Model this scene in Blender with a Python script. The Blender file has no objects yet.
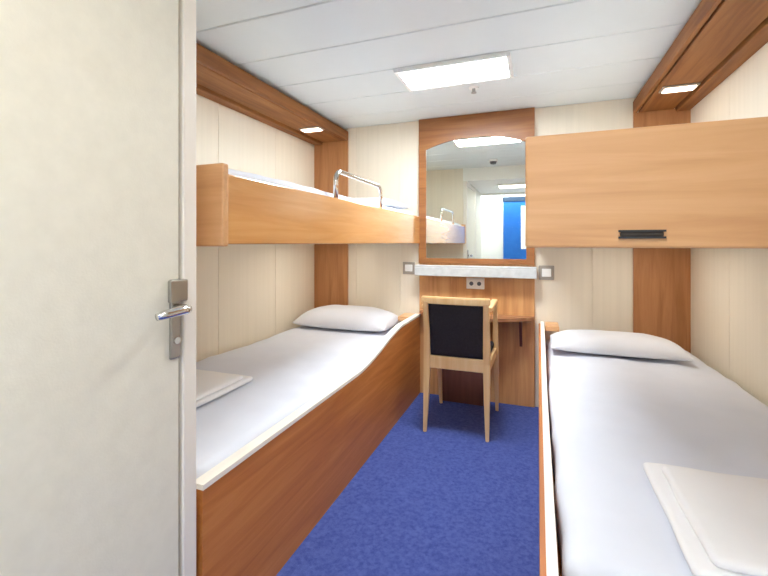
import bpy, bmesh, math
from mathutils import Vector, noise, Matrix

S = bpy.context.scene
C = S.collection

# ------------------------------------------------------------------ materials
def lin(c):
    return tuple(((v/255)/12.92 if v/255 <= .04045 else ((v/255+.055)/1.055)**2.4) for v in c) + (1,)

def nodes(name):
    m = bpy.data.materials.new(name); m.use_nodes = True
    nt = m.node_tree
    return m, nt, nt.nodes['Principled BSDF']

def coords(nt, scale, kind='Object'):
    tc = nt.nodes.new('ShaderNodeTexCoord'); mp = nt.nodes.new('ShaderNodeMapping')
    mp.inputs['Scale'].default_value = scale
    nt.links.new(tc.outputs[kind], mp.inputs['Vector'])
    return mp.outputs['Vector']

def tex_noise(nt, vec, scale, detail=4, rough=.55, dist=0.0):
    n = nt.nodes.new('ShaderNodeTexNoise')
    n.inputs['Scale'].default_value = scale; n.inputs['Detail'].default_value = detail
    n.inputs['Roughness'].default_value = rough; n.inputs['Distortion'].default_value = dist
    nt.links.new(vec, n.inputs['Vector'])
    return n.outputs['Fac']

def ramp(nt, fac, stops):
    r = nt.nodes.new('ShaderNodeValToRGB')
    e = r.color_ramp.elements
    while len(e) < len(stops): e.new(.5)
    for el, (p, c) in zip(e, stops):
        el.position = p; el.color = lin(c)
    nt.links.new(fac, r.inputs['Fac'])
    return r.outputs['Color']

def bump(nt, b, fac, strength, dist=.01):
    n = nt.nodes.new('ShaderNodeBump')
    n.inputs['Strength'].default_value = strength; n.inputs['Distance'].default_value = dist
    nt.links.new(fac, n.inputs['Height']); nt.links.new(n.outputs['Normal'], b.inputs['Normal'])

def wood(name, dark, mid, light, axis, rough=.38):
    m, nt, b = nodes(name)
    sc = [16, 16, 16]; sc[axis] = 1.1
    v = coords(nt, sc)
    f = tex_noise(nt, v, 1.6, 5, .6, .6)
    nt.links.new(ramp(nt, f, [(.28, dark), (.5, mid), (.74, light)]), b.inputs['Base Color'])
    b.inputs['Roughness'].default_value = rough
    return m

def plain(name, col, rough=.5, metal=0.0, var=0, scale=8, bstr=0.0, bscale=200, stretch=(1, 1, 1)):
    m, nt, b = nodes(name)
    v = coords(nt, stretch)
    f = tex_noise(nt, v, scale, 4)
    lo = tuple(max(0, c-var) for c in col); hi = tuple(min(255, c+var) for c in col)
    nt.links.new(ramp(nt, f, [(.3, lo), (.7, hi)]), b.inputs['Base Color'])
    b.inputs['Roughness'].default_value = rough; b.inputs['Metallic'].default_value = metal
    if bstr: bump(nt, b, tex_noise(nt, v, bscale, 3), bstr)
    return m

def emit(name, col, strength):
    m, nt, b = nodes(name)
    b.inputs['Base Color'].default_value = lin(col)
    b.inputs['Emission Color'].default_value = lin(col)
    b.inputs['Emission Strength'].default_value = strength
    return m

X, Y, Z = 0, 1, 2
M = {}
M['board_y'] = wood('golden_beech_along', (196, 136, 76), (210, 152, 90), (222, 168, 106), Y, .22)
_b = M['board_y'].node_tree.nodes['Principled BSDF']; _b.inputs['Coat Weight'].default_value = 1; _b.inputs['Coat Roughness'].default_value = .16
M['board_x'] = wood('golden_beech_across', (206, 152, 102), (219, 168, 116), (229, 182, 132), X)
M['panel_y'] = wood('brown_beech_along', (172, 102, 46), (190, 118, 56), (206, 138, 74), Y, .5)
M['panel_x'] = wood('brown_beech_across', (172, 102, 46), (190, 118, 56), (206, 138, 74), X, .5)
M['strip'] = wood('brown_beech_upright', (160, 106, 62), (180, 124, 78), (196, 140, 92), Z)
M['soffit'] = wood('dark_beech_along', (116, 66, 24), (140, 86, 36), (162, 106, 52), Y, .6)
M['head'] = wood('brown_beech_header', (128, 78, 38), (150, 96, 52), (170, 114, 64), X)
M['desk'] = wood('honey_beech_upright', (190, 134, 82), (210, 154, 98), (222, 172, 116), Z)
M['desktop'] = wood('tabletop_beech', (140, 92, 60), (160, 112, 78), (178, 132, 98), X, .25)
M['pedestal'] = wood('dark_pedestal', (88, 50, 36), (104, 62, 46), (118, 74, 54), Z)
M['chairwood'] = wood('pale_chair_beech', (230, 188, 126), (238, 202, 146), (244, 214, 166), Z, .35)
M['wall'] = plain('cream_vinyl', (237, 227, 206), .6, var=3, scale=3, stretch=(12, 12, .2))
M['wall_end'] = plain('cream_vinyl_end', (234, 223, 202), .6, var=3, scale=3, stretch=(12, 12, .2))
M['passage'] = plain('offwhite_laminate', (230, 227, 211), .45, var=3, scale=26, bstr=.05)
M['frame'] = plain('white_door_frame', (240, 234, 222), .35, var=1)
M['gap'] = plain('dark_seal', (48, 52, 54), .6)
M['ceiling'] = plain('ceiling_enamel', (222, 227, 225), .42, var=1)
M['carpet'] = plain('blue_carpet', (70, 88, 160), .95, var=14, scale=60, bstr=.6, bscale=350)
M['sheet'] = plain('white_sheet', (224, 228, 237), .85, var=2, scale=5, bstr=.05, bscale=40)
M['pillow'] = plain('white_pillowcase', (228, 230, 235), .85, var=2, scale=5, bstr=.06, bscale=30)
M['duvet'] = plain('white_duvet', (246, 246, 246), .85, var=2, scale=5, bstr=.06, bscale=30)
M['trim'] = plain('cream_edge', (248, 242, 228), .4, var=2)
M['fabric'] = plain('charcoal_fabric', (42, 40, 46), .9, var=6, scale=90, bstr=.3)
M['steel'] = plain('brushed_steel', (176, 172, 164), .28, metal=1.0, var=6, scale=12)
M['chrome'] = plain('chrome', (225, 224, 220), .12, metal=1.0)
M['shelf'] = plain('grey_laminate', (202, 204, 202), .3, var=7, scale=30)
M['plate'] = plain('grey_plate', (166, 156, 142), .4, var=3)
M['white'] = plain('white_plastic', (246, 245, 240), .35)
M['dark'] = plain('dark_plastic', (54, 44, 34), .5)
M['grey'] = plain('grey_plastic', (92, 94, 98), .5)
M['blue'] = plain('blue_board', (20, 104, 190), .5, var=4)
M['navy'] = plain('navy_rail', (36, 60, 84), .5)
M['corridor'] = plain('corridor_white', (244, 243, 236), .6, var=1)
M['lamp'] = emit('lit_diffuser', (240, 248, 255), 42)
M['lamp_entry'] = emit('lit_entry_diffuser', (255, 248, 238), 6)
M['lamp_corridor'] = emit('lit_corridor_diffuser', (240, 246, 255), 8)
M['lamp_fill'] = emit('added_berth_fill', (255, 250, 242), 6.5)  # glow of the added fill lights under the upper bunks
M['lamp_small'] = emit('lit_reading_lens', (255, 236, 214), 3.5)
m, nt, b = nodes('mirror_glass')
b.inputs['Base Color'].default_value = lin((236, 240, 232)); b.inputs['Metallic'].default_value = 1; b.inputs['Roughness'].default_value = .015
M['mirror'] = m

# ------------------------------------------------------------------ geometry helpers
def box(bm, x0, x1, y0, y1, z0, z1, bev=0.0, seg=2):
    r = bmesh.ops.create_cube(bm, size=1)
    vs = r['verts']
    for v in vs:
        v.co = Vector(((x0+x1)/2+v.co.x*(x1-x0), (y0+y1)/2+v.co.y*(y1-y0), (z0+z1)/2+v.co.z*(z1-z0)))
    if bev:
        es = list({e for v in vs for e in v.link_edges})
        bmesh.ops.bevel(bm, geom=es, offset=bev, segments=seg, affect='EDGES', profile=.5)

def prism(bm, pts, axis, a, b_):
    """extrude a 2-D outline along an axis between a and b_"""
    def mk(p, t):
        q = list(p); q.insert(axis, t); return Vector(q)
    lo = [bm.verts.new(mk(p, a)) for p in pts]; hi = [bm.verts.new(mk(p, b_)) for p in pts]
    n = len(pts)
    bm.faces.new(lo); bm.faces.new(hi[::-1])
    for i in range(n):
        bm.faces.new((lo[i], hi[i], hi[(i+1) % n], lo[(i+1) % n]))
    bmesh.ops.recalc_face_normals(bm, faces=bm.faces[:])

def tube(bm, path, rad, seg=12):
    """round bar through points; rad is one radius or one per point"""
    path = [Vector(p) for p in path]; n = len(path)
    rads = rad if isinstance(rad, (list, tuple)) else [rad]*n
    rings = []; up = None
    for i, p in enumerate(path):
        t = (path[min(i+1, n-1)]-path[max(i-1, 0)]).normalized()
        if up is None:
            up = Vector((0, 0, 1)) if abs(t.z) < .9 else Vector((1, 0, 0))
        s = t.cross(up).normalized(); up = s.cross(t).normalized()
        rings.append([bm.verts.new(p+rads[i]*(math.cos(2*math.pi*k/seg)*s+math.sin(2*math.pi*k/seg)*up)) for k in range(seg)])
    for a, b_ in zip(rings, rings[1:]):
        for k in range(seg):
            bm.faces.new((a[k], a[(k+1) % seg], b_[(k+1) % seg], b_[k]))
    bm.faces.new(rings[0][::-1]); bm.faces.new(rings[-1])
    bmesh.ops.recalc_face_normals(bm, faces=bm.faces[:])

def bar(bm, secs):
    """square tapered bar: secs = [(centre, half width x, half width y)] going up"""
    rings = []
    for c, hx, hy in secs:
        c = Vector(c)
        rings.append([bm.verts.new(c+Vector((sx*hx, sy*hy, 0))) for sx, sy in ((-1, -1), (1, -1), (1, 1), (-1, 1))])
    for a, b_ in zip(rings, rings[1:]):
        for k in range(4):
            bm.faces.new((a[k], a[(k+1) % 4], b_[(k+1) % 4], b_[k]))
    bm.faces.new(rings[0][::-1]); bm.faces.new(rings[-1])
    es = [e for e in bm.edges if abs((e.verts[0].co-e.verts[1].co).z) > .03]
    bmesh.ops.bevel(bm, geom=es, offset=.005, segments=2, affect='EDGES')
    bmesh.ops.recalc_face_normals(bm, faces=bm.faces[:])

def disc(bm, c, r, z0, z1, seg=32, taper=1.0):
    lo = [bm.verts.new((c[0]+r*taper*math.cos(2*math.pi*k/seg), c[1]+r*taper*math.sin(2*math.pi*k/seg), z0)) for k in range(seg)]
    hi = [bm.verts.new((c[0]+r*math.cos(2*math.pi*k/seg), c[1]+r*math.sin(2*math.pi*k/seg), z1)) for k in range(seg)]
    bm.faces.new(lo[::-1]); bm.faces.new(hi)
    for k in range(seg):
        bm.faces.new((lo[k], lo[(k+1) % seg], hi[(k+1) % seg], hi[k]))

def axis_pts(a, b_, r, step):
    pts = [a, a+.12*r, a+.35*r, a+.65*r, a+r]
    n = max(2, int((b_-a-2*r)/step))
    pts += [a+r+(b_-a-2*r)*i/n for i in range(1, n)]
    return pts + [b_-r, b_-.65*r, b_-.35*r, b_-.12*r, b_]

def soft(bm, x0, x1, y0, y1, z0, z1, rx, rz, amp=.004, freq=5, crown=0.0, seed=0.0, step=.03, stretch=(1, 1)):
    """rounded soft slab with a crowned, gently wrinkled top"""
    gx, gy, gz = axis_pts(x0, x1, rx, step), axis_pts(y0, y1, rx, step), axis_pts(z0, z1, rz, .03)
    nx, ny, nz = len(gx), len(gy), len(gz)
    V = {}
    def shape(i, j, k):
        p = Vector((gx[i], gy[j], gz[k]))
        q = Vector((min(max(p.x, x0+rx), x1-rx), min(max(p.y, y0+rx), y1-rx), min(max(p.z, z0+rz), z1-rz)))
        d = Vector(((p.x-q.x)/rx, (p.y-q.y)/rx, (p.z-q.z)/rz))
        if d.length > 1e-9:
            mx = max(abs(d.x), abs(d.y), abs(d.z))
            d = d.normalized()*mx
        p = q+Vector((d.x*rx, d.y*rx, d.z*rz))
        u = (p.x-x0)/(x1-x0); v = (p.y-y0)/(y1-y0); w = (p.z-z0)/(z1-z0)
        w3 = max(0, w)
        c = crown*(max(0, 4*u*(1-u))**.6)*(max(0, 4*v*(1-v))**.6)
        nz_ = noise.fractal(Vector((p.x*freq*stretch[0]+seed, p.y*freq*stretch[1], p.z*freq*.6)), 1.0, 2.0, 3)
        n2 = noise.noise(Vector((p.y*freq*1.6+seed, p.x*freq, 7.3)))
        p.z += w3*(c+amp*nz_)
        if w > .05:
            if d.x: p.x += amp*.9*n2*(1 if d.x > 0 else -1)
            if d.y: p.y += amp*.9*n2*(1 if d.y > 0 else -1)
        return p
    def vert(i, j, k):
        if (i, j, k) not in V: V[(i, j, k)] = bm.verts.new(shape(i, j, k))
        return V[(i, j, k)]
    for i in range(nx-1):
        for j in range(ny-1):
            for k in (0, nz-1):
                bm.faces.new((vert(i, j, k), vert(i+1, j, k), vert(i+1, j+1, k), vert(i, j+1, k)))
    for i in range(nx-1):
        for k in range(nz-1):
            for j in (0, ny-1):
                bm.faces.new((vert(i, j, k), vert(i+1, j, k), vert(i+1, j, k+1), vert(i, j, k+1)))
    for j in range(ny-1):
        for k in range(nz-1):
            for i in (0, nx-1):
                bm.faces.new((vert(i, j, k), vert(i, j+1, k), vert(i, j+1, k+1), vert(i, j, k+1)))
    bmesh.ops.recalc_face_normals(bm, faces=bm.faces[:])

def cushion(bm, cx, cy, z0, lx, ly, h, seed=0.0, tilt=0.0, n=36, amp=.004):
    """pillow: flat underside, puffed top, pinched seam and ears"""
    def P(a, b_, top):
        u, v = math.sin(a*math.pi/2), math.sin(b_*math.pi/2)
        k = 1-.05*(1-v*v)*abs(u)**3
        l = 1-.05*(1-u*u)*abs(v)**3
        x, y = u*lx/2*l, v*ly/2*k
        t = max(0, (1-abs(u)**3.2))**.55*max(0, (1-abs(v)**3.2))**.55
        w = noise.fractal(Vector((x*7+seed, y*7, 1)), 1, 2, 3)
        seam = .26*h
        z = seam+(h-seam)*t+amp*w*(.3+t) if top else seam-seam*t**.5
        return Vector((cx+x, cy+y, z0+z+tilt*(y+ly/2)))
    G = {}
    for top in (0, 1):
        for i in range(n+1):
            for j in range(n+1):
                e = i in (0, n) or j in (0, n)
                key = (i, j, 1 if e else top)
                if key not in G:
                    G[key] = bm.verts.new(P(-1+2*i/n, -1+2*j/n, 1 if e else top))
    g = lambda i, j, t: G[(i, j, 1 if (i in (0, n) or j in (0, n)) else t)]
    for top in (0, 1):
        for i in range(n):
            for j in range(n):
                f = (g(i, j, top), g(i+1, j, top), g(i+1, j+1, top), g(i, j+1, top))
                bm.faces.new(f if top else f[::-1])
    bmesh.ops.recalc_face_normals(bm, faces=bm.faces[:])

# ------------------------------------------------------------------ object helpers
def thing(name, label, cat, loc, group=None):
    o = bpy.data.objects.new(name, None); C.objects.link(o)
    o.location = loc; o.empty_display_size = .1
    o['label'] = label; o['category'] = cat
    if group: o['group'] = group
    return o

def wloc(o):
    v = Vector((0, 0, 0))
    while o: v += o.location; o = o.parent
    return v

def obj(name, bm, mat, parent=None, loc=None, smooth=False, label=None):
    """link bm (world coordinates) as one mesh object with its origin at loc"""
    base = wloc(parent) if parent else Vector((0, 0, 0))
    if loc is None:
        xs = [v.co for v in bm.verts]
        loc = Vector([(min(c[i] for c in xs)+max(c[i] for c in xs))/2 for i in range(3)])
        loc.z = min(c.z for c in xs)
    loc = Vector(loc)
    for v in bm.verts: v.co -= loc
    me = bpy.data.meshes.new(name); bm.to_mesh(me); bm.free()
    me.materials.append(M[mat])
    if smooth:
        for p in me.polygons: p.use_smooth = True
    o = bpy.data.objects.new(name, me); C.objects.link(o)
    o.parent = parent; o.location = loc-base
    if label: o['label'] = label
    return o

def soft_obj(name, mat, parent=None, label=None, cat=None, group=None, **k):
    bm = bmesh.new(); soft(bm, **k)
    o = obj(name, bm, mat, parent, smooth=True, label=label)
    if cat: o['category'] = cat
    if group: o['group'] = group
    return o

def bx(name, mat, dims, parent=None, bev=0.0, label=None, smooth=False):
    bm = bmesh.new(); box(bm, *dims, bev=bev)
    return obj(name, bm, mat, parent, label=label, smooth=smooth)

def struct(name, bm, mat, label=None, cat=None, parent=None):
    o = obj(name, bm, mat, parent)
    if not parent:
        o['kind'] = 'structure'
        if label: o['label'] = label
        if cat: o['category'] = cat
    return o

# ------------------------------------------------------------------ dimensions (metres)
XL, XR = -1.78, .89            # side walls
XB = -.85                      # front of the left berths
YN, YB = .85, 3.09             # near wall of the berths, back wall
H, HP = 2.10, 1.94             # cabin ceiling, entry ceiling
YE, YC = -.60, -1.25           # entrance, corridor wall
SO = 1.992                     # underside of the wooden soffits

# ------------------------------------------------------------------ the setting
bm = bmesh.new(); box(bm, XL-.06, XR+.06, YC-.1, YB+.06, -.06, 0)
struct('floor', bm, 'carpet', 'deep blue short-pile carpet covering the cabin floor', 'floor')

bm = bmesh.new()
seams = [YN-.04, 1.10, 1.44, 1.78, 2.12, 2.46, 2.80, YB]
box(bm, XL-.06, XR+.06, YN-.04, YB+.06, H+.016, H+.06)
for a, b_ in zip(seams, seams[1:]):
    box(bm, XL-.06, XR+.06, a+.003, b_-.003, H, H+.017, bev=.004, seg=1)
struct('ceiling', bm, 'ceiling', 'pale grey ceiling of wide metal planks above the cabin', 'ceiling')

def wall_panels(bm, axis, cuts, fixed0, fixed1, z1, back):
    for a, b_ in zip(cuts, cuts[1:]):
        if axis == 'x': box(bm, a+.0015, b_-.0015, fixed0, fixed1, 0, z1)
        else: box(bm, fixed0, fixed1, a+.0015, b_-.0015, 0, z1)
    if axis == 'x': box(bm, cuts[0], cuts[-1], fixed0+.006, back, 0, z1)
    else: box(bm, min(fixed1, back) if fixed0 > 0 else back, max(fixed0+.006, back) if fixed0 > 0 else fixed1-.006, cuts[0], cuts[-1], 0, z1)

bm = bmesh.new()
wall_panels(bm, 'x', [XL-.06, -1.40, -1.02, -.44, .02, .34, .62, XR+.06], YB, YB+.05, H, YB+.06)
struct('wall_back', bm, 'wall_end', 'cream panelled end wall behind mirror and chair', 'wall')
bm = bmesh.new()
for a, b_ in ((YN-.04, 1.38), (1.38, 1.95), (1.95, 2.52), (2.52, YB)):
    box(bm, XL-.05, XL, a+.0015, b_-.0015, 0, H)
box(bm, XL-.06, XL-.006, YN-.04, YB, 0, H)
struct('wall_left', bm, 'wall', 'cream panelled side wall behind the left bunk beds', 'wall')
bm = bmesh.new()
for a, b_ in ((YN-.04, 1.38), (1.38, 1.95), (1.95, 2.52), (2.52, YB)):
    box(bm, XR, XR+.05, a+.0015, b_-.0015, 0, H)
box(bm, XR+.006, XR+.06, YN-.04, YB, 0, H)
struct('wall_right', bm, 'wall', 'cream panelled side wall beside the right bunk beds', 'wall')
bm = bmesh.new(); box(bm, XL, XB-.045, YN-.04, YN, 0, H)
struct('wall_front_left', bm, 'wall_end', 'cream end wall at the foot of the left beds', 'wall')
PR = .46
bm = bmesh.new(); box(bm, PR+.045, XR, YN-.04, YN, 0, H)
struct('wall_front_right', bm, 'wall_end')
# entry passage: left wall with the washroom door in it
DY0, DY1, DH = .10, .800, 1.88
bm = bmesh.new()
box(bm, XB-.045, XB, YE, DY0-.05, 0, HP)
box(bm, XB-.045, XB, DY0-.05, YN-.002, DH+.05, HP)
struct('wall_entry_left', bm, 'passage', 'off-white laminate wall of the entry passage', 'wall')
bm = bmesh.new(); box(bm, PR, PR+.045, YE, YN-.002, 0, HP)
struct('wall_entry_right', bm, 'passage')
bm = bmesh.new(); box(bm, XB-.045, PR+.045, YE, YN-.04, HP, HP+.05); box(bm, XB-.045, PR+.045, YN-.04, YN, HP, H)
struct('ceiling_entry', bm, 'corridor', 'lower pale ceiling over the entry passage', 'ceiling')
bm = bmesh.new(); box(bm, XL-.06, XR+.06, YC-.1, YC, 0, HP+.2)
struct('wall_corridor', bm, 'corridor')
bm = bmesh.new(); box(bm, XL-.06, XR+.06, YC, YE, HP+.15, HP+.2)
struct('ceiling_corridor', bm, 'ceiling')
bm = bmesh.new(); box(bm, XL-.06, XB-.045, YE-.03, YE, 0, HP+.15); box(bm, PR+.045, XR+.06, YE-.03, YE, 0, HP+.15)
box(bm, XB-.045, PR+.045, YE-.03, YE, HP-.03, HP+.15)
struct('wall_entry_front', bm, 'corridor')
bm = bmesh.new(); box(bm, XL-.1, XL-.06, YC-.1, YE, 0, HP+.2); box(bm, XR+.06, XR+.1, YC-.1, YE, 0, HP+.2)
struct('wall_corridor_end', bm, 'corridor')

# the washroom door
d = thing('door_1', 'large off-white door with chrome lever handle, filling the left of the view', 'door', (XB-.02, (DY0+DY1)/2, 0)); d['kind'] = 'structure'
bx('door_leaf', 'passage', (XB-.040, XB-.001, DY0+.004, DY1-.005, .004, DH-.004), d, bev=.003)
bm = bmesh.new()
box(bm, XB-.045, XB-.028, DY0-.002, DY1+.006, 0, DH+.006)
obj('door_seal', bm, 'gap', d)
bm = bmesh.new()
box(bm, XB-.043, XB+.003, DY1+.006, YN, 0, DH+.05, bev=.005)
box(bm, XB-.043, XB+.003, DY0-.05, DY0-.004, 0, DH+.05, bev=.005)
box(bm, XB-.043, XB+.003, DY0-.004, DY1+.006, DH+.004, DH+.05, bev=.005)
obj('door_frame', bm, 'frame', d, label='white steel door frame')
hp = bx('handle_plate', 'steel', (XB-.001, XB+.007, .764, .793, .865, 1.062), d, bev=.003, label='steel handle plate')
bx('lock_case', 'steel', (XB+.001, XB+.012, .758, .812, 1.005, 1.060), d, bev=.003)
bm = bmesh.new()
tube(bm, [(XB+.004, .778, .990), (XB+.035, .778, .990), (XB+.046, .775, .990), (XB+.052, .765, .990), (XB+.053, .745, .991), (XB+.051, .71, .988), (XB+.046, .690, .984)],
     [.012, .012, .012, .012, .012, .011, .009])
obj('lever', bm, 'chrome', d, smooth=True, label='chrome lever handle')
bm = bmesh.new(); tube(bm, [(XB+.006, .778, .91), (XB+.013, .778, .91)], .009)
obj('keyhole', bm, 'chrome', d)

# wooden soffits and upright strips
def soffit(name, x_in, x_wall, side, label):
    s = 1 if x_wall > x_in else -1
    bm = bmesh.new()
    lo, hi = sorted((x_in, x_wall))
    def b(a0, a1, z0, z1):
        p, q = sorted((a0, a1)); box(bm, p, q, YN, YB, z0, z1, bev=.003, seg=1)
    b(x_in, x_in+s*.020, SO+.002, H-.026)              # fascia
    b(x_in+s*.040, x_in+s*.05, H-.03, H); b(x_in+s*.01, x_in+s*.05, H-.034, H-.026)              # shadow gap fillet
    b(x_in+s*.032, x_wall-s*.086, SO+.004, SO+.022); b(x_in+s*.015, x_wall, SO+.05, SO+.056)    # underside board
    b(x_wall-s*.078, x_wall, SO-.012, SO+.022)         # wall moulding
    o = struct(name, bm, 'soffit', label, 'wooden soffit')
soffit('trim_1', -1.47, XL, 'left', 'dark wooden ceiling soffit along the left wall')
soffit('trim_2', .58, XR, 'right', 'dark wooden ceiling soffit along the right wall')
bm = bmesh.new(); box(bm, XL, -1.47, YB-.02, YB, 0, SO+.004)
struct('trim_3', bm, 'strip', 'upright brown wooden panel in the left corner', 'wooden panel')
bm = bmesh.new(); box(bm, .58, XR, YB-.02, YB, 0, SO+.004)
struct('trim_4', bm, 'strip', 'upright brown wooden panel in the right corner', 'wooden panel')

# ------------------------------------------------------------------ berths
def profile(y0, y1, low, high, s0, s1):
    pts = []
    pts.append((y0, low))
    n = 24
    for i in range(n+1):
        t = i/n
        e = t*t*(3-2*t)
        pts.append((s0+(s1-s0)*t, low+(high-low)*e))
    pts.append((y1, high))
    return pts

def lower_berth(xf, xw, name_label, t0, t1):
    """xf: outer face of the side board, xw: wall"""
    s = 1 if xw > xf else -1
    y0, y1 = .872, YB-.022
    low, high = .482, .592
    root = thing('bunk_bed_base', name_label, 'bed', ((xf+xw)/2, (y0+y1)/2, 0), 'lower bed bases')
    pr = profile(y0, y1, low, high, 1.88, 2.68)
    bm = bmesh.new(); prism(bm, [(y0, 0)]+pr+[(y1, 0)], 0, xf, xf+s*.032)
    obj('side_board', bm, 'panel_y', root)
    bm = bmesh.new()
    top = [(y, z+.015) for y, z in pr]
    prism(bm, pr+top[::-1], 0, xf+s*t0, xf+s*t1)
    obj('edge_trim', bm, 'trim', root, label='cream edge strip')
    lo, hi = sorted((xf+s*.032, xw))
    bx('bed_platform', 'panel_x', (lo, hi, y0+.02, y1, .30, .33), root)
    bx('end_board', 'panel_x', (lo, hi, y0, y0+.02, 0, .475), root)
    lo, hi = sorted((xf+s*.040, xf+s*.125))
    bx('corner_ledge', 'board_x', (lo, hi, y1-.17, y1, .575, .608), root, bev=.004)
    return root

lower_berth(XB, XL+.002, 'brown wooden bed base with raised head end on the left of the carpet', -.002, .038)
lower_berth(.004, XR-.002, 'brown wooden bed base on the right of the carpet under white bedding', .012, .034)

soft_obj('mattress', 'sheet', cat='mattress', group='lower mattresses', label='white sheeted mattress on the lower left bed',
         x0=XL+.012, x1=XB-.048, y0=.90, y1=3.055, z0=.331, z1=.500, rx=.045, rz=.05, amp=.010, freq=5, crown=.012, seed=3)
soft_obj('mattress', 'sheet', cat='mattress', group='lower mattresses', label='white sheeted mattress on the lower right bed',
         x0=.046, x1=XR-.022, y0=.90, y1=3.055, z0=.331, z1=.508, rx=.04, rz=.05, amp=.012, freq=5, crown=.012, seed=11, stretch=(1.2, .8))

def pillow(cx, cy, z0, lx, ly, h, seed, label, tilt=0.0):
    bm = bmesh.new(); cushion(bm, cx, cy, z0, lx, ly, h, seed, tilt)
    o = obj('pillow', bm, 'pillow', smooth=True)
    o['label'] = label; o['category'] = 'pillow'; o['group'] = 'white pillows'
    return o
pillow(-1.36, 2.86, .517, .74, .40, .15, 1, 'white pillow on the lower left bed below the bunk')
pillow(.41, 2.70, .530, .68, .34, .10, 5, 'white pillow at the head of the lower right bed')

def folded_duvet(x0, x1, y0, y1, z, seed, label):
    root = thing('folded_duvet', label, 'duvet', ((x0+x1)/2, (y0+y1)/2, z), 'folded white duvets')
    soft_obj('lower_fold', 'duvet', root, x0=x0, x1=x1, y0=y0, y1=y1, z0=z, z1=z+.022, rx=.016, rz=.010, amp=.005, freq=5, seed=seed, crown=.008)
    soft_obj('upper_fold', 'duvet', root, x0=x0+.03, x1=x1-.005, y0=y0+.01, y1=y1-.055, z0=z+.024, z1=z+.042, rx=.016, rz=.008, amp=.005, freq=5, seed=seed+9, crown=.012)
folded_duvet(-1.72, -1.22, .91, 1.56, .519, 2, 'folded white duvet at the foot of the lower left bed')
folded_duvet(.27, .84, .91, 1.33, .527, 8, 'folded white duvet at the foot of the lower right bed')

BZ = 1.148                        # underside of the upper bunks
def upper_berth(xf, xw, label, rail, grip):
    s = 1 if xw > xf else -1
    y0, y1 = .945, YB-.0225
    root = thing('upper_bunk', label, 'bunk bed', ((xf+xw)/2, (y0+y1)/2, BZ), 'upper bunks')
    lo, hi = sorted((xf, xf+s*.024))
    bx('side_board', 'board_y', (lo, hi, y0+.022, y1, BZ, BZ+.207), root, bev=.004)
    lo, hi = sorted((xf-s*.004, xw))
    bx('end_board', 'board_x', (lo, hi, y0, y0+.024, BZ-.006, BZ+.235), root, bev=.005)
    lo, hi = sorted((xf+s*.024, xw))
    bx('bunk_platform', 'white', (lo, hi, y0+.024, y1, BZ+.006, BZ+.03), root)
    xc = xf+s*.52  # added fill light under the bunk, put in to brighten the lower walls
    bm = bmesh.new(); y = 2.55; z = BZ+.006
    for a, b_, c, d_ in ((xc-.06, xc-.05, y-.27, y+.27), (xc+.05, xc+.06, y-.27, y+.27), (xc-.05, xc+.05, y-.27, y-.26), (xc-.05, xc+.05, y+.26, y+.27)):
        box(bm, a, b_, c, d_, z-.006, z)
    g = obj('added_fill_light', bm, 'white', root)
    bx('fill_lens', 'lamp_fill', (xc-.05, xc+.05, y-.26, y+.26, z-.004, z), g)
    if rail:
        xr = xf+s*.0125
        ra, rb, zt, r = 1.68, 2.25, BZ+.335, .05
        path = [(xr, ra, BZ+.206), (xr, ra, zt-r)]
        for k in range(1, 7):
            a = math.pi/2*k/6; path.append((xr, ra+r-r*math.cos(a), zt-r+r*math.sin(a)))
        for k in range(0, 7):
            a = math.pi/2*k/6; path.append((xr, rb-r+r*math.sin(a), zt-r+r*math.cos(a)))
        path.append((xr, rb, BZ+.206))
        bm = bmesh.new(); tube(bm, path, .0115)
        obj('guard_rail', bm, 'chrome', root, smooth=True, label='chrome tubular guard rail')
    if grip:
        g = bx('finger_pull', 'dark', (.155, .230, y0-.004, y0+.004, BZ+.016, BZ+.027), root, bev=.003, label='dark recessed finger pull')
        bm = bmesh.new()
        for zz in (BZ+.015, BZ+.028): box(bm, .152, .233, y0-.006, y0+.001, zz-.002, zz+.002)
        obj('pull_lip', bm, 'gap', g)
    return root
upper_berth(XB, XL+.002, 'golden wooden upper bunk on the left with a chrome guard rail', True, False)
upper_berth(-.022, XR-.0005, 'pale golden upper bunk on the right with a dark finger pull', False, True)
soft_obj('bunk_mattress', 'sheet', cat='mattress', group='upper mattresses', label='white sheeted mattress on the upper left bunk',
         x0=XL+.012, x1=XB-.032, y0=.98, y1=3.035, z0=BZ+.031, z1=BZ+.238, rx=.035, rz=.045, amp=.006, freq=4, crown=.012, seed=21)
soft_obj('bunk_mattress', 'sheet', cat='mattress', group='upper mattresses', label='white sheeted mattress on the upper right bunk',
         x0=.014, x1=XR-.014, y0=.98, y1=3.035, z0=BZ+.031, z1=BZ+.180, rx=.035, rz=.045, amp=.005, freq=4, crown=.01, seed=31)
pillow(-1.28, 2.82, BZ+.250, .72, .38, .085, 15, 'white pillow on the upper left bunk near the mirror')

# ------------------------------------------------------------------ mirror wall and desk
PX0, PX1, PY = -.857, -.022, YB-.022
bm = bmesh.new(); box(bm, PX0, PX1, PY, YB, 0, H, bev=.003)
o = struct('trim_5', bm, 'desk', 'honey wooden panel behind the mirror and desk on the end wall', 'wooden panel')

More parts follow.
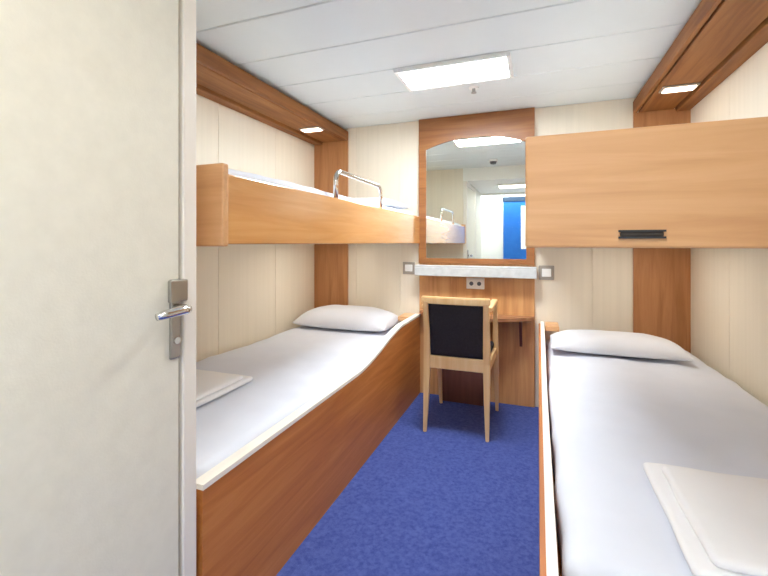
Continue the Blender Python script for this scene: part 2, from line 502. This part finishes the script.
mroot = thing('wall_mirror', 'arched wall mirror above the desk on the wooden panel', 'mirror', (-.44, PY, 1.035))
mx0, mx1, mz0 = -.800, -.077, 1.038
cx, hw = (mx0+mx1)/2, (mx1-mx0)/2
arc = [(mx0, mz0), (mx1, mz0), (mx1, 1.845)]
for i in range(25):
    a = math.pi*i/24
    u = math.cos(a)
    arc.append((cx+hw*(.999*u), 1.862+.066*(1-abs(u)**2.2)))
arc.append((mx0, 1.845))
bm = bmesh.new(); prism(bm, arc, 1, PY-.008, PY-.002)
obj('mirror_glass', bm, 'mirror', mroot)
# wooden surround with an arched cut-out (built in columns, one mesh)
bm = bmesh.new()
yA, yB2 = PY-.016, PY-.0005
N = 40
box(bm, PX0, mx0, yA, yB2, 1.0, H-.004); box(bm, mx1, PX1, yA, yB2, 1.0, H-.004); box(bm, mx0, mx1, yA, yB2, 1.0, mz0)
def arch(x):
    u = abs(x-cx)/hw
    return 1.862+.066*(1-min(1, u)**2.2)
top = [(mx0+(mx1-mx0)*i/N, arch(mx0+(mx1-mx0)*i/N)) for i in range(N+1)]
prism(bm, top+[(mx1, H-.004), (mx0, H-.004)], 1, yA, yB2)
obj('mirror_surround', bm, 'head', mroot, label='brown wooden surround with arched top')

sh = thing('mirror_shelf', 'narrow grey shelf under the mirror', 'shelf', (-.44, YB-.08, .905))
bx('shelf_board', 'shelf', (-.868, -.008, YB-.112, PY-.001, .972, .986), sh, bev=.003)
bx('shelf_front', 'shelf', (-.868, -.008, YB-.112, YB-.092, .908, .972), sh, bev=.004)

def socket(name, x, z, w, h, label, cat, round_=False):
    yb = YB if (x < PX0 or x > PX1) else PY
    r = thing(name, label, cat, (x, yb, z-h/2), 'wall switches' if cat == 'switch' else None)
    bx('cover_plate', 'plate', (x-w/2, x+w/2, yb-.010, yb-.0005, z-h/2, z+h/2), r, bev=.004)
    bx('rocker', 'white', (x-w*.30, x+w*.30, yb-.018, yb-.009, z-h*.28, z+h*.28), r, bev=.004, label='white rocker')
socket('light_switch', -.945, .957, .10, .095, 'light switch with grey plate on the wall left of the shelf', 'switch')
socket('light_switch', .055, .945, .10, .100, 'light switch with grey plate on the wall right of the shelf', 'switch')
r = thing('power_socket', 'small white power socket just below the mirror shelf', 'socket', (-.43, PY, .815))
bx('cover_plate', 'white', (-.495, -.365, PY-.014, PY-.0005, .815, .898), r, bev=.004)
for dx in (-.028, .028):
    bm = bmesh.new(); tube(bm, [(-.43+dx, PY-.0155, .855), (-.43+dx, PY-.010, .855)], .015)
    obj('outlet', bm, 'grey', r)

# bow-fronted desk
dk = thing('desk', 'low wooden desk with a curved front on the end wall behind the chair', 'desk', (-.44, YB-.1, 0))
bow = []
for i in range(33):
    x = PX0+.012+(PX1-.016-PX0)*i/32
    u = (x-(PX0+PX1)/2)/((PX1-PX0)/2)
    bow.append((x, PY-.012-.195*max(0, 1-u*u)**.75))
bm = bmesh.new(); prism(bm, [(bow[0][0], PY-.001)]+bow+[(bow[-1][0], PY-.001)], 2, .616, .638)
obj('tabletop', bm, 'desktop', dk)
bx('pedestal', 'pedestal', (-.66, -.36, PY-.10, PY-.001, 0, .616), dk, bev=.003, label='dark wooden pedestal')
bm = bmesh.new(); prism(bm, [(PY-.001, .616), (PY-.13, .616), (PY-.001, .42)], 0, -.122, -.104)
obj('bracket', bm, 'pedestal', dk)

# ------------------------------------------------------------------ chair
ch = thing('chair', 'pale beech armchair with charcoal back panel standing at the desk', 'chair', (-.455, 2.65, 0))
def post(x, dx):
    bm = bmesh.new()
    bar(bm, [((x+dx*.3, 2.452, 0), .010, .012), ((x+dx*.1, 2.475, .25), .017, .019), ((x, 2.485, .44), .021, .022), ((x, 2.470, .62), .019, .019), ((x, 2.440, .80), .015, .015)])
    return bm
xl, xr = -.640, -.282
obj('leg', post(xl, -.03), 'chairwood', ch, smooth=False)
obj('leg', post(xr, .02), 'chairwood', ch)
for x in (xl-.015, xr+.018):
    bm = bmesh.new()
    bar(bm, [((x, 2.925, 0), .010, .010), ((x, 2.88, .25), .015, .015), ((x, 2.838, .44), .018, .018), ((x, 2.815, .60), .014, .015), ((x, 2.785, .755), .013, .016)])
    obj('leg', bm, 'chairwood', ch)
bm = bmesh.new()
secs = [(-.668, 2.447), (-.56, 2.434), (-.46, 2.430), (-.36, 2.434), (-.258, 2.447)]
prism(bm, [(x, y-.016) for x, y in secs]+[(x, y+.016) for x, y in secs[::-1]], 2, .786, .828)
bmesh.ops.bevel(bm, geom=bm.edges[:], offset=.005, segments=2, affect='EDGES')
obj('top_rail', bm, 'chairwood', ch)
bx('lower_rail', 'chairwood', (xl, xr, 2.472, 2.498, .385, .462), ch, bev=.005)
bx('front_rail', 'chairwood', (xl, xr, 2.825, 2.850, .395, .455), ch, bev=.004)
for x in (xl-.006, xr+.010):
    bx('side_rail', 'chairwood', (x-.011, x+.011, 2.50, 2.83, .395, .455), ch, bev=.004)
for x, e in ((xl-.012, -1), (xr+.014, 1)):
    bm = bmesh.new()
    prism(bm, [(2.45, .752), (2.60, .757), (2.80, .760), (2.815, .768), (2.805, .782), (2.60, .781), (2.45, .776)], 0, x-.019, x+.019)
    bmesh.ops.bevel(bm, geom=bm.edges[:], offset=.004, segments=2, affect='EDGES')
    obj('armrest', bm, 'chairwood', ch)
soft_obj('seat', 'fabric', ch, x0=xl-.004, x1=xr+.008, y0=2.505, y1=2.842, z0=.452, z1=.500, rx=.025, rz=.02, amp=.001, crown=.012, label='charcoal upholstered seat')
bm = bmesh.new()
gx = [xl+.016+(xr-xl-.032)*i/10 for i in range(11)]
def yback(z): return 2.485-.015*((z-.44)/.18) if z < .62 else 2.470-.030*((z-.62)/.18)
front, backv = [], []
zs = [.466+(.790-.466)*j/10 for j in range(11)]
for j, z in enumerate(zs):
    rowf, rowb = [], []
    for i, x in enumerate(gx):
        p = (math.sin(math.pi*i/10)*math.sin(math.pi*j/10))**.35 if 0 < i < 10 and 0 < j < 10 else 0
        rowf.append(bm.verts.new((x, yback(z)-.007-.010*p, z))); rowb.append(bm.verts.new((x, yback(z)+.007+.016*p, z)))
    front.append(rowf); backv.append(rowb)
for g in (front, backv):
    for j in range(10):
        for i in range(10):
            bm.faces.new((g[j][i], g[j][i+1], g[j+1][i+1], g[j+1][i]))
loop = lambda g: g[0]+[r_[-1] for r_ in g[1:]]+g[-1][-2::-1]+[r_[0] for r_ in g[-2:0:-1]]
a, b2 = loop(front), loop(backv)
for i in range(len(a)):
    k = (i+1) % len(a); bm.faces.new((a[i], a[k], b2[k], b2[i]))
bmesh.ops.recalc_face_normals(bm, faces=bm.faces[:])
obj('backrest', bm, 'fabric', ch, smooth=True, label='charcoal upholstered back panel')

# ------------------------------------------------------------------ lamps and fittings
def ceiling_panel(name, label, x0, x1, y0, y1, z, mat, group=None):
    r = thing(name, label, 'light', ((x0+x1)/2, (y0+y1)/2, z), group)
    bm = bmesh.new(); f = .022; d_ = .022
    box(bm, x0-f, x0, y0-f, y1+f, z-d_, z, bev=.003); box(bm, x1, x1+f, y0-f, y1+f, z-d_, z, bev=.003)
    box(bm, x0, x1, y0-f, y0, z-d_, z, bev=.003); box(bm, x0, x1, y1, y1+f, z-d_, z, bev=.003)
    obj('light_frame', bm, 'white', r)
    bx('diffuser', mat, (x0, x1, y0, y1, z-.016, z-.002), r, label='lit white diffuser')
ceiling_panel('ceiling_light', 'bright rectangular ceiling light in the middle of the cabin ceiling', -.715, -.150, 2.140, 2.400, H, 'lamp')
ceiling_panel('entry_light', 'rectangular ceiling light over the entry passage', -.50, .10, .10, .40, HP, 'lamp_entry')
ceiling_panel('corridor_light', 'long ceiling light in the corridor outside the cabin', -1.10, .70, -1.16, -.80, HP+.15, 'lamp_corridor')

def reading_lamp(x, y, label):
    r = thing('berth_lamp', label, 'lamp', (x, y, SO), 'berth lamps')
    z = SO+.006
    bm = bmesh.new(); box(bm, x-.085, x+.085, y-.045, y+.045, z-.012, z, bev=.005)
    obj('lamp_bezel', bm, 'plate', r)
    bx('lamp_lens', 'lamp_small', (x-.072, x+.072, y-.033, y+.033, z-.018, z-.010), r, bev=.003, label='lit warm lens')
reading_lamp(-1.565, 2.66, 'small lit lamp under the left wooden soffit')
reading_lamp(.715, 2.65, 'small lit lamp under the right wooden soffit')

sp = thing('sprinkler', 'small sprinkler head on the ceiling between light and mirror', 'sprinkler', (-.367, 2.545, H))
bm = bmesh.new(); disc(bm, (-.367, 2.545), .030, H-.008, H, taper=.85); obj('rosette', bm, 'white', sp, smooth=False)
bm = bmesh.new(); disc(bm, (-.367, 2.545), .010, H-.030, H-.008, 16); disc(bm, (-.367, 2.545), .016, H-.034, H-.030, 16)
obj('sprinkler_nozzle', bm, 'steel', sp)
sd = thing('smoke_detector', 'round smoke detector on the ceiling, seen in the mirror', 'smoke detector', (-.48, 1.27, H))
bm = bmesh.new(); disc(bm, (-.48, 1.27), .055, H-.018, H, taper=.9); obj('detector_base', bm, 'white', sd)
bm = bmesh.new(); disc(bm, (-.48, 1.27), .040, H-.045, H-.018, taper=.75); obj('detector_head', bm, 'grey', sd)

nb = thing('notice_board', 'blue board with a white sheet and dark top rail in the corridor', 'notice board', (-.25, YC, .70))
bx('board_panel', 'blue', (-.56, .10, YC+.001, YC+.02, .70, 1.86), nb, bev=.004)
bx('white_sheet', 'white', (-.27, .07, YC+.02, YC+.023, 1.05, 1.78), nb, label='white paper sheet')
bx('top_rail', 'navy', (-.57, .11, YC+.001, YC+.035, 1.86, 1.94), nb, bev=.004)

# ------------------------------------------------------------------ camera, world, colour
cam = bpy.data.cameras.new('camera'); co = bpy.data.objects.new('camera', cam); C.objects.link(co)
F, TH = 412.0, math.radians(20.5)
cam.sensor_width = 36; cam.lens = F/768*36; cam.shift_y = -45/768
cam.clip_start = .02
co.location = (0, 0, 1.152); co.rotation_euler = (math.pi/2, 0, TH)
S.camera = co
w = bpy.data.worlds.new('world'); S.world = w; w.use_nodes = True
w.node_tree.nodes['Background'].inputs['Color'].default_value = (.8, .85, .9, 1)
w.node_tree.nodes['Background'].inputs['Strength'].default_value = .3
S.view_settings.view_transform = 'Standard'; S.view_settings.look = 'None'
S.view_settings.exposure = .84; S.view_settings.gamma = 1; S.view_settings.use_curve_mapping = False
S.cycles.use_denoising = True
S.cycles.max_bounces = 14; S.cycles.diffuse_bounces = 8
